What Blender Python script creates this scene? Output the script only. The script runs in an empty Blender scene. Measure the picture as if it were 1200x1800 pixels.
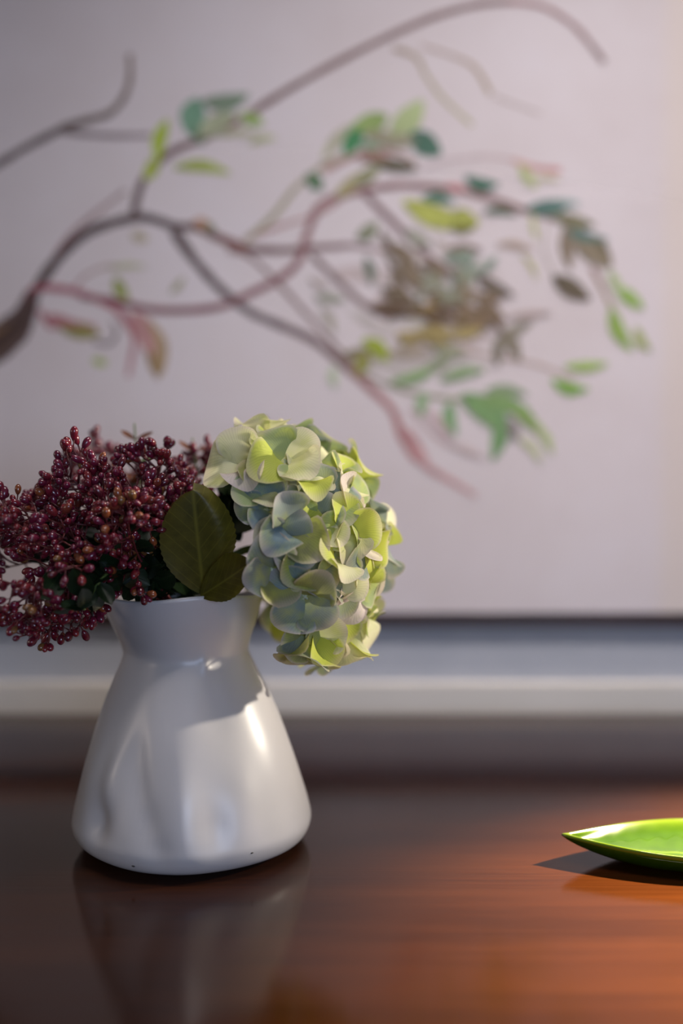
import bpy, bmesh, math, random
from mathutils import Vector, Matrix, Euler, noise

# ------------------------------------------------------------------ camera, light, exposure
scene = bpy.context.scene
COL = scene.collection
TZ = 0.80                 # height of the table top
CAMH = 0.2935             # camera above the table top
F = 1750.0                # focal length in pixels of the 1200 x 1800 frame
PITCH = math.atan(60.0 / F)

cam_data = bpy.data.cameras.new('camera')
cam = bpy.data.objects.new('camera', cam_data)
COL.objects.link(cam)
cam.location = (0, 0, TZ + CAMH)
cam.rotation_euler = (math.pi / 2 - PITCH, 0, 0)
cam_data.sensor_fit = 'VERTICAL'
cam_data.sensor_height = 36.0
cam_data.lens = 36.0 * F / 1800.0
cam_data.clip_start = 0.02
cam_data.dof.use_dof = True
cam_data.dof.focus_distance = 0.735
cam_data.dof.aperture_fstop = 1.3
scene.camera = cam

world = bpy.data.worlds.new('room_light')
scene.world = world
world.use_nodes = True
bg = world.node_tree.nodes['Background']
bg.inputs['Color'].default_value = (1.0, 0.96, 0.95, 1)
bg.inputs['Strength'].default_value = 0.085


def aim(o, target):
    d = Vector(target) - o.location
    o.rotation_euler = d.to_track_quat('-Z', 'Y').to_euler()


def light(name, kind, loc, target, energy, color, **kw):
    d = bpy.data.lights.new(name, kind)
    d.energy = energy
    d.color = color
    for k, v in kw.items():
        setattr(d, k, v)
    o = bpy.data.objects.new(name, d)
    COL.objects.link(o)
    o.location = loc
    aim(o, target)
    return o


# warm lamp standing to the right, out of frame
light('lamp_light', 'SPOT', (1.10, 0.86, TZ + 0.56), (0.0, 0.76, TZ + 0.29), 76, (1.0, 0.90, 0.74),
      shadow_soft_size=0.02, spot_size=math.radians(33), spot_blend=1.0)
# dim warm fill added at left to brighten the vase's dark side
light('left_fill', 'AREA', (-1.7, 0.15, TZ + 0.55), (-0.12, 0.8, TZ + 0.12), 2.2, (1.0, 0.84, 0.70),
      shape='DISK', size=0.35)
# second warm lamp whose pool falls on the table to the right
light('downlight', 'SPOT', (1.05, 1.00, TZ + 0.80), (0.42, 0.66, TZ), 1500, (1.0, 0.80, 0.52),
      shadow_soft_size=0.02, spot_size=math.radians(33), spot_blend=1.0)
# area light added overhead, shaped to brighten the wall more than the vase
light('wall_fill', 'AREA', (0.46, 0.52, TZ + 1.75), (0.30, 1.29, TZ + 0.02), 4.3, (1.0, 0.92, 0.89),
      shape='RECTANGLE', size=1.0, size_y=0.12, spread=math.radians(66))
# cool daylight of a window behind the camera
light('window_light', 'AREA', (0.65, -1.35, TZ + 0.42), (0.15, 1.29, TZ + 0.36), 15.5, (0.56, 0.70, 1.0),
      shape='RECTANGLE', size=1.0, size_y=0.6)

scene.view_settings.view_transform = 'Standard'
scene.view_settings.look = 'None'
scene.view_settings.gamma = 1.0
scene.view_settings.exposure = 0.0
scene.view_settings.use_curve_mapping = False

# ------------------------------------------------------------------ helpers
random.seed(7)


def P(px, py, depth):
    """world point that shows at (px, py) and lies at distance `depth` (world Y)"""
    cx = (px - 600.0) / F
    cz = -(py - 900.0) / F
    c, s = math.cos(PITCH), math.sin(PITCH)
    dy = c + cz * s
    dz = -s + cz * c
    t = depth / dy
    return Vector((cx * t, depth, TZ + CAMH + dz * t))


def lin(r, g, b):
    f = lambda v: ((v / 255.0) / 12.92) if v / 255.0 <= 0.04045 else (((v / 255.0) + 0.055) / 1.055) ** 2.4
    return (f(r), f(g), f(b), 1.0)


def smooth(me):
    me.polygons.foreach_set('use_smooth', [True] * len(me.polygons))
    return me


def mesh(name, verts, faces, mat=None, sm=True):
    me = bpy.data.meshes.new(name)
    me.from_pydata([tuple(v) for v in verts], [], faces)
    if mat:
        me.materials.append(mat)
    if sm:
        smooth(me)
    me.update()
    return me


def obj(name, me, parent=None, loc=None):
    o = bpy.data.objects.new(name, me)
    COL.objects.link(o)
    if parent:
        o.parent = parent
    if loc is not None:
        o.location = loc
    return o


def tag(o, label, cat, group=None):
    o['label'] = label
    o['category'] = cat
    if group:
        o['group'] = group
    return o


def thing(name, label, cat, loc, group=None):
    o = bpy.data.objects.new(name, None)
    o.empty_display_size = 0.02
    COL.objects.link(o)
    o.location = loc
    return tag(o, label, cat, group)


def structure(name, me, loc=None):
    o = obj(name, me, None, loc)
    o['kind'] = 'structure'
    return o


def box_mesh(name, x0, x1, y0, y1, z0, z1, mat, bevel=0.0, seg=2):
    bm = bmesh.new()
    bmesh.ops.create_cube(bm, size=1)
    for v in bm.verts:
        v.co = Vector(((x0 + x1) / 2 + v.co.x * (x1 - x0), (y0 + y1) / 2 + v.co.y * (y1 - y0),
                       (z0 + z1) / 2 + v.co.z * (z1 - z0)))
    if bevel:
        bmesh.ops.bevel(bm, geom=bm.edges[:], offset=bevel, segments=seg, profile=0.6, affect='EDGES')
    me = bpy.data.meshes.new(name)
    bm.to_mesh(me)
    bm.free()
    me.materials.append(mat)
    return me


def catmull(pts, n):
    """resample a polyline smoothly: n points per span; points are tuples of any length"""
    out = []
    L = len(pts)
    for i in range(L - 1):
        p0 = pts[max(i - 1, 0)]
        p1, p2 = pts[i], pts[i + 1]
        p3 = pts[min(i + 2, L - 1)]
        for k in range(n):
            t = k / n
            out.append(tuple(0.5 * ((2 * b) + (-a + c) * t + (2 * a - 5 * b + 4 * c - d) * t * t
                                    + (-a + 3 * b - 3 * c + d) * t ** 3)
                             for a, b, c, d in zip(p0, p1, p2, p3)))
    out.append(tuple(pts[-1]))
    return out


def add_tube(V, Fc, pts, radii, sides=6):
    """append a tube along pts to the vertex and face lists"""
    base = len(V)
    n = len(pts)
    prev = None
    for i, p in enumerate(pts):
        p = Vector(p)
        t = (Vector(pts[min(i + 1, n - 1)]) - Vector(pts[max(i - 1, 0)])).normalized()
        if prev is None:
            a = t.orthogonal().normalized()
        else:
            a = (prev - t * prev.dot(t)).normalized()
        prev = a
        b = t.cross(a)
        r = radii[i] if isinstance(radii, (list, tuple)) else radii
        for k in range(sides):
            an = 2 * math.pi * k / sides
            V.append(p + (a * math.cos(an) + b * math.sin(an)) * r)
    for i in range(n - 1):
        for k in range(sides):
            a0 = base + i * sides + k
            a1 = base + i * sides + (k + 1) % sides
            Fc.append((a0, a1, a1 + sides, a0 + sides))
    Fc.append(tuple(base + k for k in reversed(range(sides))))
    Fc.append(tuple(base + (n - 1) * sides + k for k in range(sides)))


# ------------------------------------------------------------------ materials
def new_mat(name):
    m = bpy.data.materials.new(name)
    m.use_nodes = True
    nt = m.node_tree
    b = nt.nodes['Principled BSDF']
    return m, nt, b


def N(nt, t, **kw):
    n = nt.nodes.new(t)
    for k, v in kw.items():
        setattr(n, k, v)
    return n


def ramp(nt, fac, stops):
    r = N(nt, 'ShaderNodeValToRGB')
    el = r.color_ramp.elements
    el[0].position, el[0].color = stops[0]
    el[1].position, el[1].color = stops[-1]
    for p, c in stops[1:-1]:
        e = el.new(p)
        e.color = c
    nt.links.new(fac, r.inputs['Fac'])
    return r.outputs['Color']


def mix(nt, fac, a, b, mode='MIX'):
    n = N(nt, 'ShaderNodeMix', data_type='RGBA', blend_type=mode)
    for sock, v in ((n.inputs[0], fac), (n.inputs[6], a), (n.inputs[7], b)):
        if hasattr(v, 'is_linked') or isinstance(v, bpy.types.NodeSocket):
            nt.links.new(v, sock)
        else:
            sock.default_value = v
    return n.outputs[2]


def math_node(nt, op, a, b=None, c=None, clamp=False):
    n = N(nt, 'ShaderNodeMath', operation=op, use_clamp=clamp)
    for i, v in enumerate((a, b, c)):
        if v is None:
            continue
        if isinstance(v, bpy.types.NodeSocket):
            nt.links.new(v, n.inputs[i])
        else:
            n.inputs[i].default_value = v
    return n.outputs[0]


def noise_tex(nt, vec, scale, detail=4, rough=0.55, mapping=None):
    t = N(nt, 'ShaderNodeTexNoise')
    t.inputs['Scale'].default_value = scale
    t.inputs['Detail'].default_value = detail
    t.inputs['Roughness'].default_value = rough
    if mapping:
        mp = N(nt, 'ShaderNodeMapping')
        mp.inputs['Scale'].default_value = mapping
        nt.links.new(vec, mp.inputs['Vector'])
        vec = mp.outputs['Vector']
    nt.links.new(vec, t.inputs['Vector'])
    return t.outputs['Fac']


def bump(nt, b, height, strength, dist=0.001):
    n = N(nt, 'ShaderNodeBump')
    n.inputs['Strength'].default_value = strength
    n.inputs['Distance'].default_value = dist
    nt.links.new(height, n.inputs['Height'])
    nt.links.new(n.outputs['Normal'], b.inputs['Normal'])


def objcoord(nt):
    return N(nt, 'ShaderNodeTexCoord').outputs['Object']


def mat_plain(name, c1, c2, scale, rough=0.5, mapping=None, bumps=0.0, **inp):
    m, nt, b = new_mat(name)
    f = noise_tex(nt, objcoord(nt), scale, mapping=mapping)
    nt.links.new(ramp(nt, f, [(0.3, c1), (0.7, c2)]), b.inputs['Base Color'])
    b.inputs['Roughness'].default_value = rough
    for k, v in inp.items():
        b.inputs[k.replace('_', ' ')].default_value = v
    if bumps:
        bump(nt, b, f, bumps)
    return m


M = {}
M['wall'] = mat_plain('wall_paint', lin(172, 175, 184), lin(180, 182, 190), 14, 0.75, bumps=0.1)
M['trim'] = mat_plain('trim_paint', lin(214, 206, 196), lin(222, 214, 205), 8, 0.5)
M['floor'] = mat_plain('floor_boards', lin(92, 68, 50), lin(120, 90, 66), 5, 0.45, mapping=(0.6, 9, 1))
M['frame'] = mat_plain('frame_wood', lin(38, 20, 14), lin(54, 30, 21), 30, 0.4, mapping=(0.2, 3, 3))

# polished mahogany
m, nt, b = new_mat('polished_mahogany')
oc = objcoord(nt)
broad = noise_tex(nt, oc, 6, 5, 0.6, (0.35, 3.2, 3.2))
fine = noise_tex(nt, oc, 60, 6, 0.7, (0.06, 4.5, 4.5))
col = ramp(nt, broad, [(0.25, lin(36, 15, 5)), (0.5, lin(51, 24, 8)), (0.78, lin(64, 32, 11))])
colf = ramp(nt, fine, [(0.35, (0.62, 0.62, 0.62, 1)), (0.62, (1, 1, 1, 1))])
nt.links.new(mix(nt, 0.92, col, colf, 'MULTIPLY'), b.inputs['Base Color'])
b.inputs['Roughness'].default_value = 0.09
b.inputs['IOR'].default_value = 1.33
bump(nt, b, fine, 0.09, 0.0006)
M['wood'] = m

# canvas ground of the painting
m, nt, b = new_mat('painted_canvas')
oc = objcoord(nt)
cl = noise_tex(nt, oc, 3.2, 5, 0.6)
fine = noise_tex(nt, oc, 900, 2)
ground = ramp(nt, cl, [(0.3, lin(214, 202, 202)), (0.55, lin(223, 213, 215)), (0.75, lin(226, 218, 223))])
sep = N(nt, 'ShaderNodeSeparateXYZ')
nt.links.new(oc, sep.inputs[0])
mr = N(nt, 'ShaderNodeMapRange', interpolation_type='SMOOTHSTEP')
nt.links.new(sep.outputs['X'], mr.inputs['Value'])
mr.inputs['From Min'].default_value = 0.395
mr.inputs['From Max'].default_value = 0.43
mr.inputs['To Max'].default_value = 0.55
nt.links.new(mix(nt, mr.outputs[0], ground, lin(224, 209, 196)), b.inputs['Base Color'])
b.inputs['Roughness'].default_value = 0.8
bump(nt, b, fine, 0.15, 0.0004)
M['canvas'] = m

# brush strokes: colour of each stroke is stored on its vertices
m, nt, b = new_mat('brush_paint')
at = N(nt, 'ShaderNodeAttribute', attribute_name='paint')
f = noise_tex(nt, objcoord(nt), 60, 4)
ff = ramp(nt, f, [(0.3, (0.84, 0.84, 0.84, 1)), (0.7, (1.08, 1.08, 1.08, 1))])
nt.links.new(mix(nt, 1.0, at.outputs['Color'], ff, 'MULTIPLY'), b.inputs['Base Color'])
b.inputs['Roughness'].default_value = 0.75
M['paint'] = m

# white glazed ceramic
m, nt, b = new_mat('white_glaze')
f = noise_tex(nt, objcoord(nt), 9, 4)
nt.links.new(ramp(nt, f, [(0.3, lin(190, 186, 186)), (0.7, lin(198, 194, 195))]), b.inputs['Base Color'])
b.inputs['Roughness'].default_value = 0.42
b.inputs['Coat Weight'].default_value = 0.35
b.inputs['Coat Roughness'].default_value = 0.26
bump(nt, b, noise_tex(nt, objcoord(nt), 40, 3), 0.06, 0.002)
M['glaze'] = m
M['pit'] = mat_plain('glaze_pit', lin(40, 36, 34), lin(80, 74, 70), 300, 0.6)

# green glaze, yellower where it thins out over the rim and the veins
m, nt, b = new_mat('green_glaze')
at = N(nt, 'ShaderNodeAttribute', attribute_name='edge')
f = noise_tex(nt, objcoord(nt), 45, 4)
body = ramp(nt, f, [(0.3, lin(32, 56, 2)), (0.7, lin(45, 70, 3))])
nt.links.new(mix(nt, at.outputs['Fac'], body, lin(84, 104, 18)), b.inputs['Base Color'])
b.inputs['Roughness'].default_value = 0.12
b.inputs['Coat Weight'].default_value = 1.0
b.inputs['Coat Roughness'].default_value = 0.03
M['green'] = m


def translucent_out(nt, b, colour, amount):
    out = nt.nodes['Material Output']
    tr = N(nt, 'ShaderNodeBsdfTranslucent')
    nt.links.new(colour, tr.inputs['Color'])
    ms = N(nt, 'ShaderNodeMixShader')
    ms.inputs[0].default_value = amount
    nt.links.new(b.outputs[0], ms.inputs[1])
    nt.links.new(tr.outputs[0], ms.inputs[2])
    nt.links.new(ms.outputs[0], out.inputs['Surface'])


# petals: the object's colour is the petal's tint, light and shade partly included; yellow-green blush, veins, pinkish rim
m, nt, b = new_mat('hydrangea_petal')
oi = N(nt, 'ShaderNodeObjectInfo')
uv = N(nt, 'ShaderNodeUVMap')
sx = N(nt, 'ShaderNodeSeparateXYZ')
nt.links.new(uv.outputs[0], sx.inputs[0])
off = N(nt, 'ShaderNodeVectorMath', operation='ADD')
cmb = N(nt, 'ShaderNodeCombineXYZ')
nt.links.new(math_node(nt, 'MULTIPLY', oi.outputs['Random'], 57.0), cmb.inputs[0])
nt.links.new(math_node(nt, 'MULTIPLY', oi.outputs['Random'], 23.0), cmb.inputs[1])
nt.links.new(uv.outputs[0], off.inputs[0])
nt.links.new(cmb.outputs[0], off.inputs[1])
blot = noise_tex(nt, off.outputs[0], 1.7, 3, 0.5)
blot = math_node(nt, 'MULTIPLY', math_node(nt, 'SUBTRACT', blot, 0.44), 4.5, clamp=True)
# alpha of the object colour sets how much blush a petal carries
blush = math_node(nt, 'MULTIPLY', blot, oi.outputs['Alpha'], clamp=True)
c1 = mix(nt, blush, oi.outputs['Color'], lin(205, 212, 92))
# veins fan out from the base
vx = math_node(nt, 'DIVIDE', math_node(nt, 'SUBTRACT', sx.outputs[0], 0.5), math_node(nt, 'ADD', sx.outputs[1], 0.25))
vw = math_node(nt, 'SINE', math_node(nt, 'ADD', math_node(nt, 'MULTIPLY', vx, 60.0),
                                    math_node(nt, 'MULTIPLY', blot, 2.0)))
vein = math_node(nt, 'MULTIPLY', math_node(nt, 'POWER', math_node(nt, 'ABSOLUTE', vw), 6.0), 0.15)
c2 = mix(nt, vein, c1, lin(150, 158, 128), 'MULTIPLY')
rim = N(nt, 'ShaderNodeMapRange', interpolation_type='SMOOTHSTEP')
nt.links.new(sx.outputs[1], rim.inputs['Value'])
rim.inputs['From Min'].default_value = 0.72
rim.inputs['From Max'].default_value = 1.0
rim.inputs['To Max'].default_value = 0.45
c3 = mix(nt, rim.outputs[0], c2, lin(226, 208, 204))
base = N(nt, 'ShaderNodeMapRange', interpolation_type='SMOOTHSTEP')
nt.links.new(sx.outputs[1], base.inputs['Value'])
base.inputs['From Min'].default_value = 0.30
base.inputs['From Max'].default_value = 0.02
base.inputs['To Max'].default_value = 0.55
c4 = mix(nt, base.outputs[0], c3, lin(192, 205, 110))
nt.links.new(c4, b.inputs['Base Color'])
b.inputs['Roughness'].default_value = 0.6
b.inputs['Specular IOR Level'].default_value = 0.25
bump(nt, b, vein, 0.35, 0.0008)
translucent_out(nt, b, c4, 0.4)
M['petal'] = m


def mat_leaf(name, c_dark, c_light, vein_col, rough=0.45, amount=0.2):
    m, nt, b = new_mat(name)
    uv = N(nt, 'ShaderNodeUVMap')
    s = N(nt, 'ShaderNodeSeparateXYZ')
    nt.links.new(uv.outputs[0], s.inputs[0])
    f = noise_tex(nt, objcoord(nt), 80, 4)
    col = ramp(nt, f, [(0.3, c_dark), (0.7, c_light)])
    dx = math_node(nt, 'ABSOLUTE', math_node(nt, 'SUBTRACT', s.outputs[0], 0.5))
    mid = math_node(nt, 'SUBTRACT', 1.0, math_node(nt, 'MULTIPLY', dx, 28.0), clamp=True)
    w = math_node(nt, 'SINE', math_node(nt, 'MULTIPLY', math_node(nt, 'SUBTRACT', s.outputs[1],
                                                                 math_node(nt, 'MULTIPLY', dx, 0.8)), 46.0))
    side = math_node(nt, 'MULTIPLY', math_node(nt, 'SUBTRACT', w, 0.90), 8.0, clamp=True)
    v = math_node(nt, 'MAXIMUM', mid, math_node(nt, 'MULTIPLY', side, 0.5))
    col2 = mix(nt, math_node(nt, 'MULTIPLY', v, 0.6), col, vein_col)
    nt.links.new(col2, b.inputs['Base Color'])
    b.inputs['Roughness'].default_value = rough
    bump(nt, b, v, -0.4, 0.001)
    if amount:
        translucent_out(nt, b, col2, amount)
    return m


M['leaf'] = mat_leaf('olive_leaf', lin(70, 66, 14), lin(92, 86, 24), lin(128, 122, 44))
M['dark_leaf'] = mat_leaf('dark_green_leaf', lin(14, 27, 15), lin(26, 42, 20), lin(44, 60, 32), 0.35, 0.0)
M['bronze_leaf'] = mat_leaf('bronze_leaf', lin(84, 40, 22), lin(116, 66, 34), lin(140, 92, 50), 0.35, 0.0)
M['stem'] = mat_plain('green_stem', lin(66, 84, 36), lin(92, 108, 50), 60, 0.5)
M['twig'] = mat_plain('red_twig', lin(78, 24, 32), lin(106, 42, 40), 90, 0.45)
M['stamen'] = mat_plain('stamen_bead', lin(150, 165, 150), lin(190, 196, 160), 200, 0.5)

m, nt, b = new_mat('berry_skin')
oi = N(nt, 'ShaderNodeObjectInfo')
f = noise_tex(nt, objcoord(nt), 1.2, 2)
dk = mix(nt, 0.55, oi.outputs['Color'], lin(70, 20, 30))
nt.links.new(mix(nt, math_node(nt, 'MULTIPLY', math_node(nt, 'SUBTRACT', f, 0.35), 2.2, clamp=True), dk,
                 oi.outputs['Color']), b.inputs['Base Color'])
b.inputs['Roughness'].default_value = 0.24
b.inputs['Coat Weight'].default_value = 0.6
b.inputs['Coat Roughness'].default_value = 0.1
M['berry'] = m

# ------------------------------------------------------------------ the room
WALL_Y = 1.292
structure('wall_back', box_mesh('wall_back', -2.6, 2.6, WALL_Y, WALL_Y + 0.12, 0, 2.7, M['wall']))
structure('floor', box_mesh('floor', -2.6, 2.6, -2.4, WALL_Y + 0.12, -0.06, 0, M['floor']))
# pale chair rail running along the wall just above the table
rail_prof = [(0, -0.070), (0.012, -0.070), (0.016, -0.066), (0.016, 0.0265), (0.0135, 0.029), (0, 0.029)]
V = []
for x in (-2.6, 2.6):
    V += [Vector((x, WALL_Y - d, TZ + h)) for d, h in rail_prof]
n = len(rail_prof)
Fc = [(i, i + 1, n + i + 1, n + i) for i in range(n - 1)] + [tuple(range(n)), tuple(reversed(range(n, 2 * n)))]
structure('trim_1', mesh('chair_rail', V, Fc, M['trim'], False))
structure('baseboard_back', box_mesh('baseboard', -2.6, 2.6, WALL_Y - 0.016, WALL_Y, 0, 0.12, M['trim'], 0.004))

# ------------------------------------------------------------------ the table
TX0, TX1, TY0, TY1 = -0.95, 0.95, 0.44, 1.230
table = thing('console_table', 'long polished dark mahogany table standing in front of the wall', 'table', (0, 0.83, 0))
pl = Vector((0, -0.83, 0))
obj('tabletop', box_mesh('tabletop', TX0, TX1, TY0, TY1, TZ - 0.032, TZ, M['wood'], 0.004, 3), table, pl)
for y0, y1 in ((TY0 + 0.05, TY0 + 0.072), (TY1 - 0.072, TY1 - 0.05)):
    obj('apron', box_mesh('apron', TX0 + 0.09, TX1 - 0.09, y0, y1, TZ - 0.13, TZ - 0.032, M['wood'], 0.002), table, pl)
for x0, x1 in ((TX0 + 0.05, TX0 + 0.072), (TX1 - 0.072, TX1 - 0.05)):
    obj('apron', box_mesh('apron', x0, x1, TY0 + 0.09, TY1 - 0.09, TZ - 0.13, TZ - 0.032, M['wood'], 0.002), table, pl)
for lx in (TX0 + 0.07, TX1 - 0.07):
    for ly in (TY0 + 0.07, TY1 - 0.07):
        bm = bmesh.new()
        bmesh.ops.create_cube(bm, size=1)
        for v in bm.verts:
            w = 0.032 if v.co.z > 0 else 0.020
            v.co = Vector((lx + math.copysign(w, v.co.x), ly + math.copysign(w, v.co.y), 0 if v.co.z < 0 else TZ - 0.032))
        bmesh.ops.bevel(bm, geom=bm.edges[:], offset=0.003, segments=2, affect='EDGES')
        me = bpy.data.meshes.new('leg')
        bm.to_mesh(me)
        bm.free()
        me.materials.append(M['wood'])
        obj('leg', me, table, pl)

# ------------------------------------------------------------------ the painting
CY = 1.284                       # front of the canvas
PX0, PX1 = -0.98, 0.62
PZ0, PZ1 = P(600, 1077, CY).z, TZ + 1.12
painting = thing('painting', 'large framed painting of leafy branches on a pale pink canvas', 'painting',
                 (0, WALL_Y, PZ0 - 0.012))
PO = Vector((0, -WALL_Y, -(PZ0 - 0.012)))
canvas = obj('canvas', box_mesh('canvas', PX0, PX1, CY, WALL_Y - 0.001, PZ0, PZ1, M['canvas']), painting, PO)
fw, fd0 = 0.0185, CY - 0.004
obj('frame_rail', box_mesh('frame_rail', PX0 - fw, PX1 + fw, fd0, WALL_Y - 0.001, PZ0 - fw, PZ0, M['frame'], 0.002), painting, PO)
obj('frame_rail', box_mesh('frame_rail', PX0 - fw, PX1 + fw, fd0, WALL_Y - 0.001, PZ1, PZ1 + fw, M['frame'], 0.002), painting, PO)
obj('frame_stile', box_mesh('frame_stile', PX0 - fw, PX0, fd0, WALL_Y - 0.001, PZ0, PZ1, M['frame'], 0.002), painting, PO)
obj('frame_stile', box_mesh('frame_stile', PX1, PX1 + fw, fd0, WALL_Y - 0.001, PZ0, PZ1, M['frame'], 0.002), painting, PO)

layer = [0]


def paint_obj(name, V, Fc, cols):
    me = mesh(name, V, Fc, M['paint'])
    ca = me.color_attributes.new('paint', 'FLOAT_COLOR', 'POINT')
    flat = []
    for c in cols:
        flat += list(c)
    ca.data.foreach_set('color', flat)
    return obj(name, me, canvas)


GROUND = (220, 210, 211)


def branch(pts, w0, w1, c0, c1=None, c_edge=0.25):
    """a painted twig: a low ridge of paint on the canvas following pts (px of the photograph)"""
    c1 = c1 or c0
    layer[0] += 1
    sp = catmull(pts, 6)
    n = len(sp)
    yo = CY - 0.00012 - layer[0] * 0.000012
    W = [P(x, y, yo) for x, y in sp]
    V, cols, Fc = [], [], []
    s = yo / F
    for i, p in enumerate(W):
        t = (W[min(i + 1, n - 1)] - W[max(i - 1, 0)])
        t.y = 0
        t.normalize()
        nrm = Vector((-t.z, 0, t.x))
        k = i / (n - 1)
        w = (w0 + (w1 - w0) * k) * s * 0.5 * (1 + 0.22 * noise.noise(Vector((i * 0.45, layer[0] * 3.1, 0))))
        c = [c0[q] + (c1[q] - c0[q]) * k for q in range(3)]
        e = [c[q] + (GROUND[q] - c[q]) * c_edge for q in range(3)]
        V += [p - nrm * w, p + Vector((0, -0.0004, 0)), p + nrm * w]
        cols += [lin(*e), lin(*c), lin(*e)]
    for i in range(n - 1):
        a = i * 3
        Fc += [(a, a + 1, a + 4, a + 3), (a + 1, a + 2, a + 5, a + 4)]
    return paint_obj('painted_branch', V, Fc, cols)


def pleaf(x, y, ln, wd, ang, c, c2=None, name='painted_leaf'):
    """a painted leaf: pointed oval of thick paint"""
    layer[0] += 1
    yo = CY - 0.00012 - layer[0] * 0.000012
    gm = sum(c) / 3
    c = tuple(gm + (v - gm) * 0.92 - 4 for v in c)
    a = math.radians(ang)
    ca_, sa = math.cos(a), math.sin(a)
    c2 = c2 or tuple(min(255, v * 1.08 + 6) for v in c)
    n = 9
    V, cols, Fc = [], [], []
    bend = random.uniform(-0.12, 0.12)
    for i in range(n):
        t = i / (n - 1)
        u = (t - 0.5) * ln
        w = wd * 0.5 * (math.sin(math.pi * min(1, max(0, t * 0.94 + 0.03))) ** 0.8) * (1.08 - 0.25 * t)
        bd = bend * ln * math.sin(math.pi * t)
        for k, q in enumerate((-1, 0, 1)):
            lx, ly = u, q * w + bd
            p = P(x + lx * ca_ - ly * sa, y + lx * sa + ly * ca_, yo - (0.0004 if q == 0 else 0))
            V.append(p)
            cc = [c[j] + (c2[j] - c[j]) * (t * 0.7 + 0.3 * k / 2) for j in range(3)]
            if q:
                cc = [cc[j] + (GROUND[j] - cc[j]) * 0.14 for j in range(3)]
            cols.append(lin(*cc))
    for i in range(n - 1):
        b0 = i * 3
        Fc += [(b0, b0 + 1, b0 + 4, b0 + 3), (b0 + 1, b0 + 2, b0 + 5, b0 + 4)]
    return paint_obj(name, V, Fc, cols)


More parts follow.
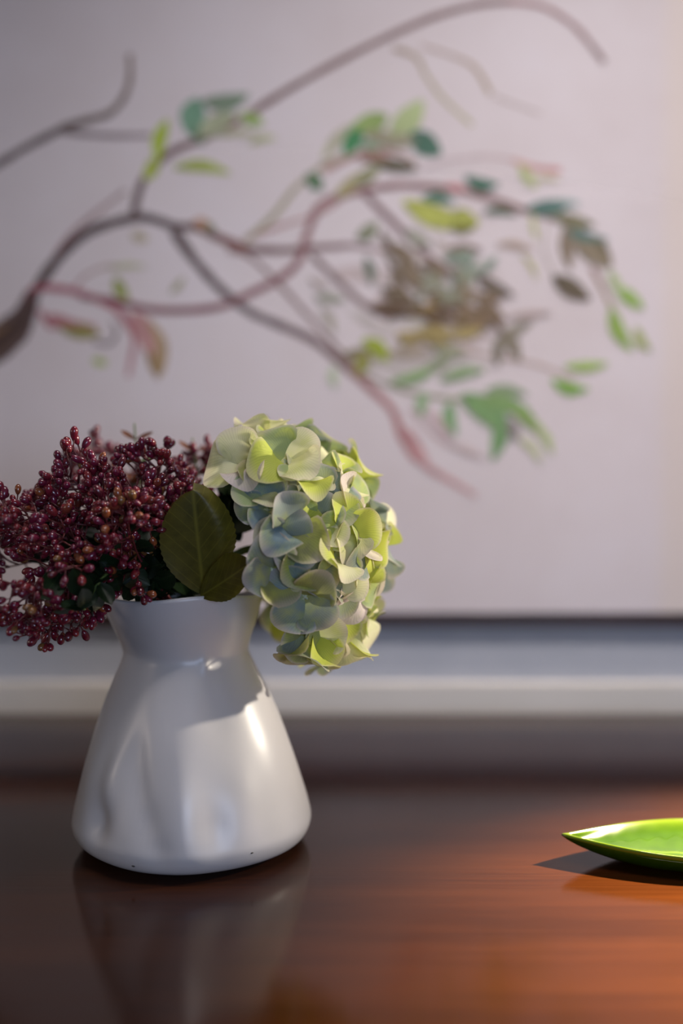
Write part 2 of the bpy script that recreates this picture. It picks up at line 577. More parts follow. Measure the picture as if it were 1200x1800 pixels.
BR = [
    # faint ones first
    ([(690, 85), (730, 100), (750, 135), (780, 175), (830, 220)], 9, 6, (165, 142, 125), (182, 178, 130)),
    ([(740, 80), (800, 100), (835, 120), (862, 165)], 5, 9, (190, 165, 155), (170, 150, 120)),
    ([(870, 170), (900, 182), (950, 200)], 5, 4, (186, 168, 160), (196, 180, 175)),
    ([(740, 300), (790, 282), (860, 275), (900, 282)], 5, 5, (196, 178, 182), (196, 170, 168)),
    ([(900, 282), (940, 295), (985, 300)], 9, 11, (200, 158, 150), (206, 140, 138)),
    ([(70, 500), (110, 430), (150, 390), (220, 335)], 9, 7, (160, 108, 112), (158, 135, 132)),
    ([(125, 515), (150, 485), (190, 468), (235, 468)], 6, 4, (165, 120, 125), (180, 170, 145)),
    ([(430, 425), (480, 380), (520, 330), (570, 290), (620, 270)], 11, 8, (156, 152, 112), (176, 165, 140)),
    ([(430, 420), (500, 395), (560, 375), (600, 350)], 7, 6, (176, 132, 128), (180, 140, 135)),
    ([(400, 440), (440, 452), (500, 510), (545, 560), (590, 610), (620, 640)], 8, 9, (140, 112, 112), (140, 118, 110)),
    ([(545, 445), (590, 490), (640, 535), (690, 562)], 11, 12, (128, 104, 104), (126, 102, 96)),
    ([(600, 430), (660, 438), (720, 450)], 8, 6, (140, 112, 112), (165, 135, 130)),
    ([(640, 340), (690, 390), (740, 440), (790, 480), (815, 505)], 12, 12, (128, 96, 98), (110, 85, 78)),
    ([(600, 640), (680, 620), (760, 600), (840, 622), (940, 640), (1010, 670)], 9, 6, (150, 130, 116), (196, 172, 160)),
    ([(640, 660), (720, 690), (800, 702), (890, 706), (930, 750), (970, 775)], 8, 8, (150, 140, 126), (165, 180, 110)),
    ([(720, 720), (770, 770), (830, 800)], 7, 8, (200, 170, 170), (206, 178, 176)),
    ([(960, 390), (955, 440), (975, 485), (1000, 505)], 3, 4, (180, 170, 160), (140, 125, 110)),
    ([(1040, 470), (1070, 530), (1100, 590)], 10, 8, (155, 118, 112), (150, 150, 95)),
    ([(570, 300), (600, 285), (650, 265), (700, 270), (730, 290)], 9, 6, (188, 140, 130), (150, 120, 105)),
    # left upper twig
    ([(-720, 640), (-420, 500), (-180, 385), (-10, 292), (40, 262), (105, 228)], 12, 13, (112, 96, 98), (92, 76, 72)),
    ([(105, 226), (150, 212), (190, 200), (215, 175), (228, 140), (228, 95)], 14, 9, (96, 80, 72), (140, 118, 108)),
    ([(105, 230), (180, 238), (265, 238)], 11, 8, (112, 96, 98), (150, 132, 136)),
    # main boughs
    ([(55, 525), (75, 490), (110, 445), (160, 405), (235, 383), (270, 385), (310, 400)], 20, 14, (70, 52, 50), (86, 70, 70)),
    ([(300, 398), (345, 400), (385, 418), (432, 438)], 13, 16, (88, 70, 70), (130, 70, 60)),
    ([(235, 388), (240, 350), (256, 310), (300, 268), (370, 238), (430, 205)], 14, 12, (92, 74, 72), (120, 78, 74)),
    ([(425, 208), (510, 155), (600, 105), (680, 65), (760, 30), (840, 8), (900, 3)], 12, 10, (124, 92, 88), (130, 98, 96)),
    ([(890, 3), (950, 10), (1000, 38), (1030, 68), (1062, 110)], 9, 10, (170, 124, 122), (142, 118, 118)),
    ([(430, 438), (500, 440), (545, 436), (610, 432)], 14, 10, (110, 76, 72), (130, 96, 96)),
    ([(305, 405), (340, 455), (380, 500), (420, 535), (450, 555)], 17, 14, (84, 66, 66), (98, 82, 84)),
    ([(445, 552), (500, 575), (550, 598), (590, 630), (620, 655)], 14, 14, (104, 88, 90), (122, 88, 84)),
    ([(615, 650), (650, 682), (690, 722), (705, 765), (728, 806)], 14, 14, (160, 110, 108), (186, 124, 124)),
    ([(724, 800), (765, 830), (800, 850), (836, 872)], 13, 9, (186, 130, 130), (206, 168, 166)),
    ([(140, 520), (200, 530), (280, 545), (380, 540), (440, 515), (490, 490), (525, 458), (540, 410), (555, 368)],
     12, 14, (120, 60, 68), (150, 104, 104)),
    ([(552, 372), (580, 350), (640, 335), (700, 326), (780, 330), (850, 345), (930, 372), (1000, 392), (1045, 435)],
     13, 11, (150, 104, 104), (128, 98, 92)),
    ([(48, 535), (60, 508), (110, 508), (160, 522), (210, 548), (238, 580)], 14, 9, (160, 66, 84), (176, 100, 108)),
    ([(205, 545), (235, 590), (232, 625), (225, 662)], 10, 8, (170, 96, 104), (184, 128, 136)),
    ([(70, 545), (90, 575), (120, 565), (170, 575)], 9, 7, (176, 104, 112), (180, 120, 125)),
    ([(165, 600), (190, 605), (205, 585), (195, 565)], 7, 6, (120, 104, 104), (130, 116, 114)),
    # the trunk
    ([(-730, 960), (-420, 850), (-160, 720), (-80, 655), (-30, 615), (15, 588), (42, 555), (58, 512)], 150, 22, (86, 58, 36), (66, 44, 42)),
]
rw = random.Random(5)
for k in range(16):       # thin washes behind the twigs
    pleaf(rw.uniform(620, 880), rw.uniform(430, 660), rw.uniform(90, 150), rw.uniform(24, 46), rw.uniform(-30, 40),
          rw.choice([(204, 190, 184), (200, 192, 186), (206, 186, 184), (198, 192, 178)]), (212, 200, 198), name='painted_wash')
for a in BR:
    branch(*a)
branch([(-60, 610), (-15, 590), (20, 570)], 26, 8, (134, 100, 56), (110, 80, 48))

LV = [
    (340, 205, 66, 48, 100, (112, 158, 128)), (396, 172, 84, 34, -8, (122, 142, 118)), (378, 222, 80, 40, 150, (165, 172, 138)),
    (442, 210, 46, 26, 20, (150, 178, 96)), (350, 232, 50, 20, 70, (100, 130, 100)), (420, 240, 70, 14, 0, (178, 176, 140)),
    (286, 248, 78, 26, 102, (172, 196, 48)), (264, 297, 46, 26, 115, (170, 186, 62)), (355, 300, 100, 24, 6, (168, 182, 84)),
    (462, 248, 50, 16, -14, (186, 188, 146)), (245, 418, 32, 22, 20, (188, 176, 150)),
    (214, 508, 46, 24, 60, (150, 160, 74)), (225, 472, 66, 12, -4, (188, 186, 150)), (312, 502, 38, 14, -50, (168, 164, 134)),
    (140, 580, 76, 28, 12, (146, 136, 70)), (175, 637, 28, 16, 15, (168, 184, 84)), (110, 565, 60, 22, 20, (180, 110, 115)),
    (250, 590, 90, 40, 70, (192, 140, 138)), (272, 610, 100, 26, 75, (178, 150, 112)), (268, 640, 56, 22, 70, (152, 122, 78)),
    (355, 392, 30, 22, 15, (186, 140, 110)), (368, 398, 24, 14, 40, (120, 135, 95)),
    (552, 320, 40, 28, 45, (90, 124, 88)), (590, 250, 80, 22, 130, (180, 178, 150)),
    (620, 245, 62, 34, 118, (62, 138, 82)), (648, 215, 70, 40, 160, (142, 168, 92)), (715, 205, 80, 46, -45, (172, 188, 130)),
    (690, 240, 110, 30, 8, (150, 145, 118)), (650, 258, 40, 18, 10, (130, 155, 125)), (748, 252, 64, 44, 35, (66, 108, 88)),
    (692, 290, 88, 26, 10, (96, 90, 70)), (640, 305, 70, 28, -30, (146, 146, 108)), (610, 325, 60, 24, -45, (170, 160, 112)),
    (660, 280, 60, 18, 0, (150, 110, 95)),
    (846, 318, 62, 26, 12, (64, 108, 88)), (770, 352, 58, 22, 8, (78, 120, 98)), (800, 330, 40, 10, 10, (200, 110, 110)),
    (770, 374, 130, 42, 18, (180, 186, 82)), (812, 390, 60, 40, 5, (160, 165, 70)), (812, 400, 44, 24, 0, (118, 118, 52)),
    (878, 376, 60, 18, 4, (94, 106, 86)), (965, 362, 80, 30, -8, (78, 114, 104)), (1000, 355, 40, 14, 10, (150, 170, 165)),
    (1008, 388, 76, 26, 12, (120, 116, 84)), (1030, 412, 80, 24, 14, (86, 116, 106)), (1042, 446, 80, 42, 35, (140, 126, 102)),
    (1000, 432, 84, 28, 88, (132, 116, 96)), (1060, 440, 60, 22, 60, (110, 100, 74)),
    (1004, 506, 78, 36, 32, (92, 82, 64), (112, 98, 76)), (1106, 524, 62, 26, 38, (146, 182, 84)), (1092, 578, 86, 28, 65, (140, 172, 74)),
    (1130, 596, 50, 20, 60, (164, 176, 100)), (1082, 498, 50, 18, 62, (172, 190, 130)), (928, 310, 50, 20, 55, (182, 192, 128)),
    (960, 318, 50, 10, 0, (205, 196, 160)), (940, 398, 50, 10, 80, (190, 192, 130)),
    (1030, 642, 76, 20, -4, (156, 188, 86)), (1002, 676, 66, 24, 14, (126, 176, 66)),
    (645, 405, 48, 28, -40, (138, 142, 114)), (648, 476, 52, 20, 78, (112, 122, 104)), (580, 526, 56, 20, 4, (160, 160, 142)),
    (735, 418, 52, 28, 30, (160, 158, 142)), (575, 565, 50, 16, 60, (176, 168, 150)), (560, 500, 40, 12, 30, (176, 160, 150)),
    (815, 440, 64, 16, 0, (132, 108, 94)), (905, 436, 66, 14, 10, (182, 158, 138)), (930, 470, 50, 10, 60, (190, 186, 130)),
    (870, 502, 76, 26, 28, (104, 92, 78)), (905, 590, 80, 22, -38, (140, 132, 112)), (896, 606, 70, 24, 60, (128, 118, 98)),
    (930, 555, 80, 14, -6, (178, 156, 148)), (880, 615, 60, 22, 100, (126, 118, 100)),
    (660, 616, 60, 30, 40, (156, 172, 46)), (636, 640, 46, 26, 110, (142, 142, 56)), (628, 620, 50, 18, -10, (132, 122, 86)),
    (588, 662, 40, 18, 85, (188, 200, 168)),
    (730, 655, 96, 22, -22, (138, 170, 110)), (772, 632, 70, 22, -30, (140, 148, 116)), (812, 660, 80, 22, -14, (136, 164, 112)),
    (720, 620, 80, 26, 0, (165, 150, 132)), (790, 620, 60, 26, 10, (150, 150, 122)),
    (744, 710, 44, 22, 100, (142, 176, 124)), (796, 735, 62, 26, 82, (122, 164, 108)), (846, 726, 96, 44, 42, (120, 160, 98)),
    (872, 762, 96, 32, 98, (114, 156, 98)), (890, 690, 74, 20, 6, (132, 154, 112)), (878, 716, 110, 34, 8, (124, 160, 92)),
    (925, 735, 70, 24, 40, (134, 166, 84)), (902, 755, 40, 24, 66, (136, 126, 122)), (955, 770, 66, 16, 62, (176, 192, 124)),
    (930, 792, 60, 14, 48, (192, 198, 146)), (820, 792, 70, 14, 22, (208, 188, 184)), (770, 745, 70, 14, 50, (206, 176, 176)),
    (735, 790, 90, 22, 62, (196, 146, 146)),
]
for a in LV:
    pleaf(*a)
# the tangled nest of leaves and grass among the twigs
rn = random.Random(11)
zones = [((705, 470), 34, 40, (128, 110, 88), 60, 10, 80), ((735, 500), 50, 30, (118, 100, 76), 40, 14, 60),
         ((770, 535), 60, 26, (146, 120, 58), 10, 20, 60), ((730, 555), 60, 20, (100, 76, 54), 15, 20, 70),
         ((800, 560), 50, 24, (112, 88, 58), 20, 30, 60), ((820, 480), 46, 34, (124, 142, 122), -20, 40, 52),
         ((790, 505), 50, 26, (140, 140, 116), 10, 50, 54), ((845, 525), 34, 34, (128, 106, 82), 50, 40, 58),
         ((770, 590), 60, 14, (160, 140, 80), 5, 20, 56)]
for (cx, cy), rx, ry, c, a0, sa, ln in zones:
    for k in range(7):
        j = rn.uniform(-16, 16)
        pleaf(cx + rn.uniform(-rx, rx), cy + rn.uniform(-ry, ry), ln * rn.uniform(0.6, 1.15), rn.uniform(10, 24),
              a0 + rn.uniform(-sa, sa) - 10, tuple(v * 0.98 + j for v in c), name='painted_nest_stroke')

# ------------------------------------------------------------------ the vase
VX, VY = -0.1193, 0.80
prof = [(0.0, 0.066), (0.0015, 0.074), (0.0055, 0.0865), (0.011, 0.0925), (0.019, 0.0955), (0.028, 0.0945), (0.042, 0.0912), (0.066, 0.0845),
        (0.0945, 0.0748), (0.115, 0.0668), (0.132, 0.0592), (0.145, 0.0532), (0.153, 0.0503), (0.159, 0.0510), (0.168, 0.0540),
        (0.180, 0.0590), (0.190, 0.0622), (0.197, 0.0640)]
SEG = 128


def ang_d(a, b):
    return (a - b + math.pi) % (2 * math.pi) - math.pi


# thumb-pressed hollows and swells: (angle from the camera side, + to the right; height; depth; angular width; height width)
DENT = [(-0.74, 0.036, -0.0060, 0.13, 0.015), (-0.66, 0.066, 0.0030, 0.11, 0.022), (-0.98, 0.070, 0.0025, 0.20, 0.030),
        (-0.40, 0.085, -0.0026, 0.11, 0.020), (-0.32, 0.062, -0.0034, 0.10, 0.016), (-0.22, 0.042, -0.0036, 0.10, 0.014),
        (-0.12, 0.024, -0.0030, 0.10, 0.012), (0.06, 0.058, 0.0032, 0.15, 0.030), (0.32, 0.036, -0.0030, 0.13, 0.018),
        (0.58, 0.052, 0.0022, 0.16, 0.026), (0.42, 0.118, -0.0028, 0.22, 0.016), (0.0, 0.118, -0.0012, 0.25, 0.020),
        (1.0, 0.085, 0.0020, 0.3, 0.03), (0.40, 0.151, 0.0022, 0.07, 0.006),
        (2.2, 0.06, -0.004, 0.4, 0.03), (3.6, 0.07, 0.003, 0.4, 0.03), (-2.0, 0.05, -0.003, 0.4, 0.03)]


def vase_pt(a, h, r, inset=0.0):
    """a: angle measured from the camera side, positive to the right"""
    d = 0.0
    for (a0, h0, dp, wa, wh) in DENT:
        d += dp * math.exp(-(ang_d(a, a0) / wa) ** 2 - ((h - h0) / wh) ** 2)
    d += 0.0012 * math.sin(3 * a + 1.0) * min(1, h / 0.03) + 0.0007 * math.sin(5 * a + 2)
    r2 = r + d - inset
    k = h / 0.197
    cx = VX - 0.0075 * k ** 1.5
    zz = h
    rimf = max(0.0, (h - 0.15) / 0.047)
    zz += rimf * (0.0052 * math.cos(a - 0.45) + 0.0012 * math.sin(4 * a))
    return Vector((cx + math.sin(a) * r2, VY - math.cos(a) * r2, zz))


sp = catmull(prof, 4)
outer = [(h, r, 0) for h, r in sp]
lip = [(0.1985, 0.0632, 0), (0.1988, 0.0620, 0), (0.1975, 0.0608, 0)]
inner = [(h, r, 0.0042) for h, r in reversed(sp) if h > 0.008 and h < 0.195]
rings = outer + lip + inner
V, Fc = [], []
for h, r, ins in rings:
    for k in range(SEG):
        V.append(vase_pt(2 * math.pi * k / SEG, h, r, ins))
for i in range(len(rings) - 1):
    for k in range(SEG):
        a0, a1 = i * SEG + k, i * SEG + (k + 1) % SEG
        Fc.append((a0, a1, a1 + SEG, a0 + SEG))
# base and inner floor
V.append(Vector((VX, VY, 0.0015)))
Fc += [(len(V) - 1, (k + 1) % SEG, k) for k in range(SEG)]
V.append(Vector((VX, VY, 0.008)))
o0 = (len(rings) - 1) * SEG
Fc += [(len(V) - 1, o0 + k, o0 + (k + 1) % SEG) for k in range(SEG)]
VO = Vector((VX, VY, TZ))
vase = obj('vase', mesh('vase', [v - Vector((VX, VY, 0)) for v in V], Fc, M['glaze']), None, VO)
tag(vase, 'white glazed hand-formed vase with pinched waist and flared rim on the table', 'vase')
# small pits in the glaze
for a, h, s in ((-0.34, 0.0125, 0.0010), (0.50, 0.026, 0.0006), (0.60, 0.0185, 0.0008)):
    bm = bmesh.new()
    bmesh.ops.create_icosphere(bm, subdivisions=2, radius=1)
    rr = [r for hh, r in sp if hh >= h][0]
    p = vase_pt(a, h, rr) - Vector((VX, VY, 0))
    nrm = Vector((math.sin(a), -math.cos(a), 0))
    for v in bm.verts:
        q = v.co.copy()
        tang = Vector((math.cos(a), math.sin(a), 0))
        v.co = p + tang * q.x * s * 1.5 + Vector((0, 0, 1)) * q.z * s * 0.7 + nrm * q.y * s * 0.25
    me = bpy.data.meshes.new('glaze_pit')
    bm.to_mesh(me)
    bm.free()
    me.materials.append(M['pit'])
    smooth(me)
    obj('glaze_pit', me, vase)

# ------------------------------------------------------------------ the leaf-shaped dish
DL, DW = 0.112, 0.0435           # half length, half width
DC = Vector((0.168 + DL, 0.7545, TZ))


def dish_w(s):
    return DW * (max(0.0, math.cos(s * math.pi / 2)) ** 0.95)


def rim_z(s):
    return 0.0172 + 0.0040 * abs(s) ** 2.2


NS, NV = 56, 28
V, Fc, E = [], [], []


def dish_in(s, v):
    d = 0.0118 * (max(0, 1 - s * s)) ** 0.6
    z = rim_z(s) - d * (1 - abs(v) ** 2.2)
    z += 0.0009 * math.exp(-(v / 0.05) ** 2) * (1 - s * s)
    z += 0.00025 * math.sin((s - abs(v) * 0.22) * 46) * (1 - v * v) * (1 - s * s)
    return z


def dish_out(s, v):
    d = 0.0215 * (max(0, 1 - abs(s) ** 2.2)) ** 0.8
    z = rim_z(s) - d * (1 - abs(v) ** 2.6) ** 0.9 - 0.0008
    return max(0.0, z)


idx = {}
for side in (0, 1):
    for i in range(NS + 1):
        s = -1 + 2 * i / NS
        s = math.copysign(abs(s) ** 0.9, s)
        for j in range(NV + 1):
            v = -1 + 2 * j / NV
            w = dish_w(s)
            if side == 0:
                th = 0.0022
                x = s * (DL - th)
                y = v * max(0.0, w - th)
                z = dish_in(s, v)
                e = max(abs(v) ** 14, abs(s) ** 22) + 0.7 * math.exp(-(v / 0.045) ** 2) * (abs(s) < 0.93)
            else:
                x = s * DL
                y = v * w
                z = dish_out(s, v)
                e = max(abs(v) ** 26, 0) * 0.8
            idx[(side, i, j)] = len(V)
            V.append(Vector((x, y, z)))
            E.append(min(1.0, e))
for i in range(NS):
    for j in range(NV):
        q = [idx[(0, i, j)], idx[(0, i + 1, j)], idx[(0, i + 1, j + 1)], idx[(0, i, j + 1)]]
        Fc.append(tuple(q))
        q = [idx[(1, i, j)], idx[(1, i, j + 1)], idx[(1, i + 1, j + 1)], idx[(1, i + 1, j)]]
        Fc.append(tuple(q))
# rounded lip joining inside and outside
LS = 4
for edge in (0, NV):
    prev_ring = None
    for i in range(NS + 1):
        a, b_ = V[idx[(0, i, edge)]], V[idx[(1, i, edge)]]
        ring = [idx[(0, i, edge)]]
        for k in range(1, LS):
            t = k / LS
            p = a.lerp(b_, t) + Vector((0, 0, 0.0011 * math.sin(math.pi * t)))
            ring.append(len(V))
            V.append(p)
            E.append(1.0)
        ring.append(idx[(1, i, edge)])
        if prev_ring:
            for k in range(LS):
                f = (prev_ring[k], prev_ring[k + 1], ring[k + 1], ring[k])
                Fc.append(f if edge == 0 else tuple(reversed(f)))
        prev_ring = ring
bm = bmesh.new()
lay = bm.verts.layers.float.new('edge')
vs = []
for p, e in zip(V, E):
    v = bm.verts.new(p)
    v[lay] = e
    vs.append(v)
for f in Fc:
    try:
        bm.faces.new([vs[k] for k in f])
    except ValueError:
        pass
bmesh.ops.remove_doubles(bm, verts=bm.verts, dist=0.00005)
bmesh.ops.recalc_face_normals(bm, faces=bm.faces)
me = bpy.data.meshes.new('leaf_dish')
bm.to_mesh(me)
bm.free()
me.materials.append(M['green'])
smooth(me)
dish = obj('leaf_dish', me, None, DC)
dish.rotation_euler = (0, 0, math.radians(1.0))
tag(dish, 'glossy bright green leaf-shaped ceramic dish lying on the table', 'dish')

# ------------------------------------------------------------------ leaves and petals: shared meshes
def leaf_mesh(name, ln, wd, mat, serr=0.0, nt_=0, cup=0.1, bend=0.15, curl=0.0, wave=0.0, nu=8, nv=14, tipround=0.75, fat=0.42):
    """leaf lying in XY, base at the origin, tip along +Y, upper face +Z"""
    V, Fc, UV = [], [], []
    for i in range(nv + 1):
        t = i / nv
        # width profile: widest at `fat`
        k = (t / fat) if t < fat else (1 - t) / (1 - fat)
        w = wd * 0.5 * (math.sin(min(1, k) * math.pi / 2) ** (0.8 if t < fat else tipround))
        if serr and 0.06 < t < 0.97:
            w *= 1 + serr * (((t * nt_) % 1.0) - 0.5)
        for j in range(nu + 1):
            u = -1 + 2 * j / nu
            x = u * w
            z = cup * wd * (abs(u) ** 1.6) * (w / (wd * 0.5) + 0.001) + bend * ln * t * t
            z += wave * wd * math.sin(t * 9 + (2 if u > 0 else 0)) * u * u
            if curl and u > 0.5:
                z -= curl * wd * (u - 0.5) ** 2
            V.append(Vector((x, t * ln, z)))
            UV.append((0.5 + 0.5 * u * (w / (wd * 0.5)), t))
    for i in range(nv):
        for j in range(nu):
            a = i * (nu + 1) + j
            Fc.append((a, a + 1, a + nu + 2, a + nu + 1))
    me = mesh(name, V, Fc, mat)
    uvl = me.uv_layers.new(name='UVMap')
    for lp in me.loops:
        uvl.data[lp.index].uv = UV[lp.vertex_index]
    return me


def petal_mesh(seed):
    """hydrangea sepal: broad rounded disc, base at the origin, tip +Y, upper face +Z, about 1 long"""
    r = random.Random(seed)
    NR, NA = 7, 26
    wd = r.uniform(1.05, 1.25)
    cup = r.uniform(0.05, 0.26)
    roll = r.uniform(-0.35, 0.15)
    wav = r.uniform(0.03, 0.09)
    ph = r.uniform(0, 6)
    sk = r.uniform(-0.10, 0.10)
    V, Fc, UV = [], [], []

    def pt(rho, a):
        x0 = rho * math.sin(a)
        y0 = 0.5 + 0.5 * rho * math.cos(a)
        pinch = 1 - 0.55 * max(0.0, 1 - y0 / 0.42) ** 1.3
        edge = 1 + 0.035 * math.sin(3 * a + ph) + 0.02 * math.sin(7 * a + ph * 2)
        x = x0 * wd * 0.5 * pinch * edge + sk * y0 * y0
        y = y0 * (1 + 0.03 * math.sin(2 * a + ph) * rho)
        u = x0
        z = cup * u * u * min(1, y0 * 2) + roll * y0 ** 3 + 0.12 * math.sin(math.pi * y0)
        z += wav * rho ** 3 * math.sin(ph + a * 3)
        return Vector((x, y, z)), (0.5 + 0.5 * x0 * pinch, max(y0, rho ** 2 * min(1.0, y0 * 2.5)))

    p, u = pt(0, 0)
    V.append(p)
    UV.append(u)
    for i in range(1, NR + 1):
        for k in range(NA):
            p, u = pt(i / NR, 2 * math.pi * k / NA)
            V.append(p)
            UV.append(u)
    for k in range(NA):
        Fc.append((0, 1 + (k + 1) % NA, 1 + k))
    for i in range(NR - 1):
        for k in range(NA):
            a0, a1 = 1 + i * NA + k, 1 + i * NA + (k + 1) % NA
            Fc.append((a0, a1, a1 + NA, a0 + NA))
    me = mesh('petal', V, Fc, M['petal'])
    uvl = me.uv_layers.new(name='UVMap')
    for lp in me.loops:
        uvl.data[lp.index].uv = UV[lp.vertex_index]
    return me


PETALS = [petal_mesh(s) for s in range(12)]


def frame_matrix(pos, nrm, spin):
    """matrix with +Z along nrm and a spin about it"""
    q = Vector(nrm).normalized().to_track_quat('Z', 'Y')
    return Matrix.Translation(pos) @ q.to_matrix().to_4x4() @ Matrix.Rotation(spin, 4, 'Z')


# ------------------------------------------------------------------ the hydrangea
HC = P(474, 968, 0.795)          # middle of the flower head
HR = Vector((0.092, 0.088, 0.098))
MOUTH = Vector((VX - 0.0075, VY, TZ + 0.197))
hyd_base = Vector((VX + 0.030, VY - 0.01, TZ + 0.010))
hyd = thing('hydrangea', 'pale green and blue-grey hydrangea bloom hanging over the rim of the vase', 'flower', hyd_base)

V, Fc = [], []
pts = catmull([tuple(hyd_base), tuple(hyd_base + Vector((-0.015, 0, 0.09))), tuple(MOUTH + Vector((0.012, -0.005, -0.03))),
               tuple(MOUTH + Vector((0.030, 0.0, 0.02))), tuple(HC + Vector((-0.02, 0.01, 0.0))), tuple(HC + Vector((0.02, 0, 0)))], 6)
add_tube(V, Fc, [Vector(p) - hyd_base for p in pts], 0.0032, 8)
obj('stem', mesh('stem', V, Fc, M['stem']), hyd)

TINT = {'blue': (128, 150, 160), 'grey': (146, 158, 150), 'green': (168, 184, 128), 'yellow': (206, 214, 96),
        'cream': (232, 229, 188), 'pink': (234, 220, 214), 'olive': (150, 152, 104)}
BLUSH = {'blue': 0.45, 'grey': 0.45, 'green': 0.8, 'yellow': 0.7, 'cream': 0.45, 'pink': 0.4, 'olive': 0.5}
# centre of the floret in the photograph, spin, size, tint of its four sepals: own colour, blue-grey on the shaded left, yellower where lit
FL = [
    (428, 806, 10, 1.12, ('cream', 'cream', 'pink', 'green'), 0.2), (503, 808, 40, 1.10, ('green', 'yellow', 'cream', 'cream'), 0.1),
    (464, 752, 20, 0.95, ('cream', 'yellow', 'green', 'cream'), 0), (510, 764, 70, 0.95, ('green', 'olive', 'green', 'cream'), 0),
    (548, 784, 30, 0.95, ('green', 'yellow', 'green', 'cream'), 0), (590, 806, 55, 0.95, ('yellow', 'cream', 'green', 'pink'), 0),
    (622, 838, 15, 1.0, ('yellow', 'cream', 'pink', 'green'), 0), (468, 892, 80, 0.82, ('blue', 'blue', 'pink', 'blue'), 0.3),
    (574, 866, 25, 1.08, ('grey', 'grey', 'green', 'blue'), 0.15), (540, 838, 0, 0.9, ('cream', 'green', 'yellow', 'cream'), 0),
    (634, 882, 60, 1.0, ('pink', 'cream', 'yellow', 'green'), 0), (512, 928, 35, 1.05, ('grey', 'blue', 'olive', 'yellow'), 0.2),
    (560, 925, 60, 0.95, ('green', 'yellow', 'cream', 'grey'), 0), (610, 930, 10, 0.95, ('yellow', 'green', 'cream', 'yellow'), 0),
    (655, 932, 40, 0.95, ('cream', 'pink', 'yellow', 'green'), 0), (545, 984, 50, 1.1, ('pink', 'green', 'grey', 'cream'), 0.25),
    (480, 1004, 15, 0.95, ('grey', 'grey', 'olive', 'green'), 0), (600, 976, 75, 1.0, ('yellow', 'cream', 'green', 'olive'), 0),
    (645, 970, 20, 1.0, ('green', 'grey', 'cream', 'yellow'), 0), (672, 992, 55, 0.9, ('cream', 'yellow', 'green', 'green'), 0),
    (536, 1050, 45, 1.06, ('blue', 'blue', 'grey', 'olive'), 0.35), (600, 1036, 10, 1.0, ('green', 'yellow', 'grey', 'cream'), 0),
    (640, 1030, 65, 1.0, ('grey', 'pink', 'green', 'yellow'), 0), (676, 1044, 30, 0.85, ('pink', 'cream', 'yellow', 'pink'), 0),
    (652, 1086, 5, 0.95, ('yellow', 'green', 'cream', 'green'), 0), (598, 1092, 40, 0.98, ('cream', 'green', 'yellow', 'pink'), 0),
    (556, 1122, 20, 1.0, ('olive', 'olive', 'yellow', 'cream'), 0.3), (610, 1118, 20, 0.95, ('cream', 'pink', 'green', 'cream'), 0.1),
    (500, 960, 60, 0.9, ('grey', 'olive', 'blue', 'grey'), 0), (460, 845, 30, 0.85, ('olive', 'green', 'cream', 'olive'), 0),
]


def on_head(px, py):
    """where the view line through (px, py) meets the flower head's outer surface (or its outline)"""
    o = Vector((0, 0, TZ + CAMH))
    d = P(px, py, 1.0) - o
    inv = Vector((1 / HR.x, 1 / HR.y, 1 / HR.z))
    oo = Vector([(o[i] - HC[i]) * inv[i] for i in range(3)])
    dd = Vector([d[i] * inv[i] for i in range(3)])
    a, b_, c = dd.dot(dd), 2 * oo.dot(dd), oo.dot(oo) - 1
    disc = b_ * b_ - 4 * a * c
    t = (-b_ - math.sqrt(disc)) / (2 * a) if disc > 0 else -b_ / (2 * a)
    q = oo + dd * t
    q.normalize()
    pos = Vector([HC[i] + q[i] * HR[i] for i in range(3)])
    nrm = Vector([q[i] / HR[i] for i in range(3)]).normalized()
    return pos, nrm


V, Fc = [], []
bmc = bmesh.new()
for k in range(5):
    rr = 0.0018 if k == 0 else 0.0010
    off = Vector((0, 0, 0.0012)) if k == 0 else Vector((0.0019 * math.cos(k * 1.6), 0.0019 * math.sin(k * 1.6), 0.0016))
    res = bmesh.ops.create_icosphere(bmc, subdivisions=2, radius=rr)
    for v in res['verts']:
        v.co += off
CENTRE = bpy.data.meshes.new('floret')
# pedicel behind the floret
PV, PF = [], []
add_tube(PV, PF, [Vector((0, 0, 0.001)), Vector((0.001, 0, -0.012)), Vector((0.004, 0.001, -0.03))], [0.0007, 0.0007, 0.0009], 6)
pvs = [bmc.verts.new(p) for p in PV]
for f in PF:
    bmc.faces.new([pvs[k] for k in f])
bmc.to_mesh(CENTRE)
bmc.free()
CENTRE.materials.append(M['stamen'])
smooth(CENTRE)


def floret(pos, nrm, spin, size, tints, rnd, tilts=(0, 38)):
    fo = obj('floret', CENTRE, hyd)
    fo.matrix_local = Matrix.Translation(-hyd_base) @ frame_matrix(pos, nrm, math.radians(spin))
    for k in range(4):
        po = obj('petal', rnd.choice(PETALS), fo)
        tilt = math.radians(rnd.uniform(*tilts))
        s = 0.0285 * size * rnd.uniform(0.92, 1.08)
        po.matrix_local = (Matrix.Rotation(k * math.pi / 2 + rnd.uniform(-0.15, 0.15), 4, 'Z')
                           @ Matrix.Translation((0, 0.0008, 0.0003 + 0.0005 * (k % 2)))
                           @ Matrix.Rotation(tilt, 4, 'X') @ Matrix.Rotation(rnd.uniform(-0.25, 0.25), 4, 'Y')
                           @ Matrix.Diagonal((s, s, s, 1)))
        c = TINT[tints[k]]
        j = rnd.uniform(-8, 8)
        cl = lin(*[min(255, v + j) for v in c])
        po.color = (cl[0], cl[1], cl[2], BLUSH[tints[k]])
    return fo


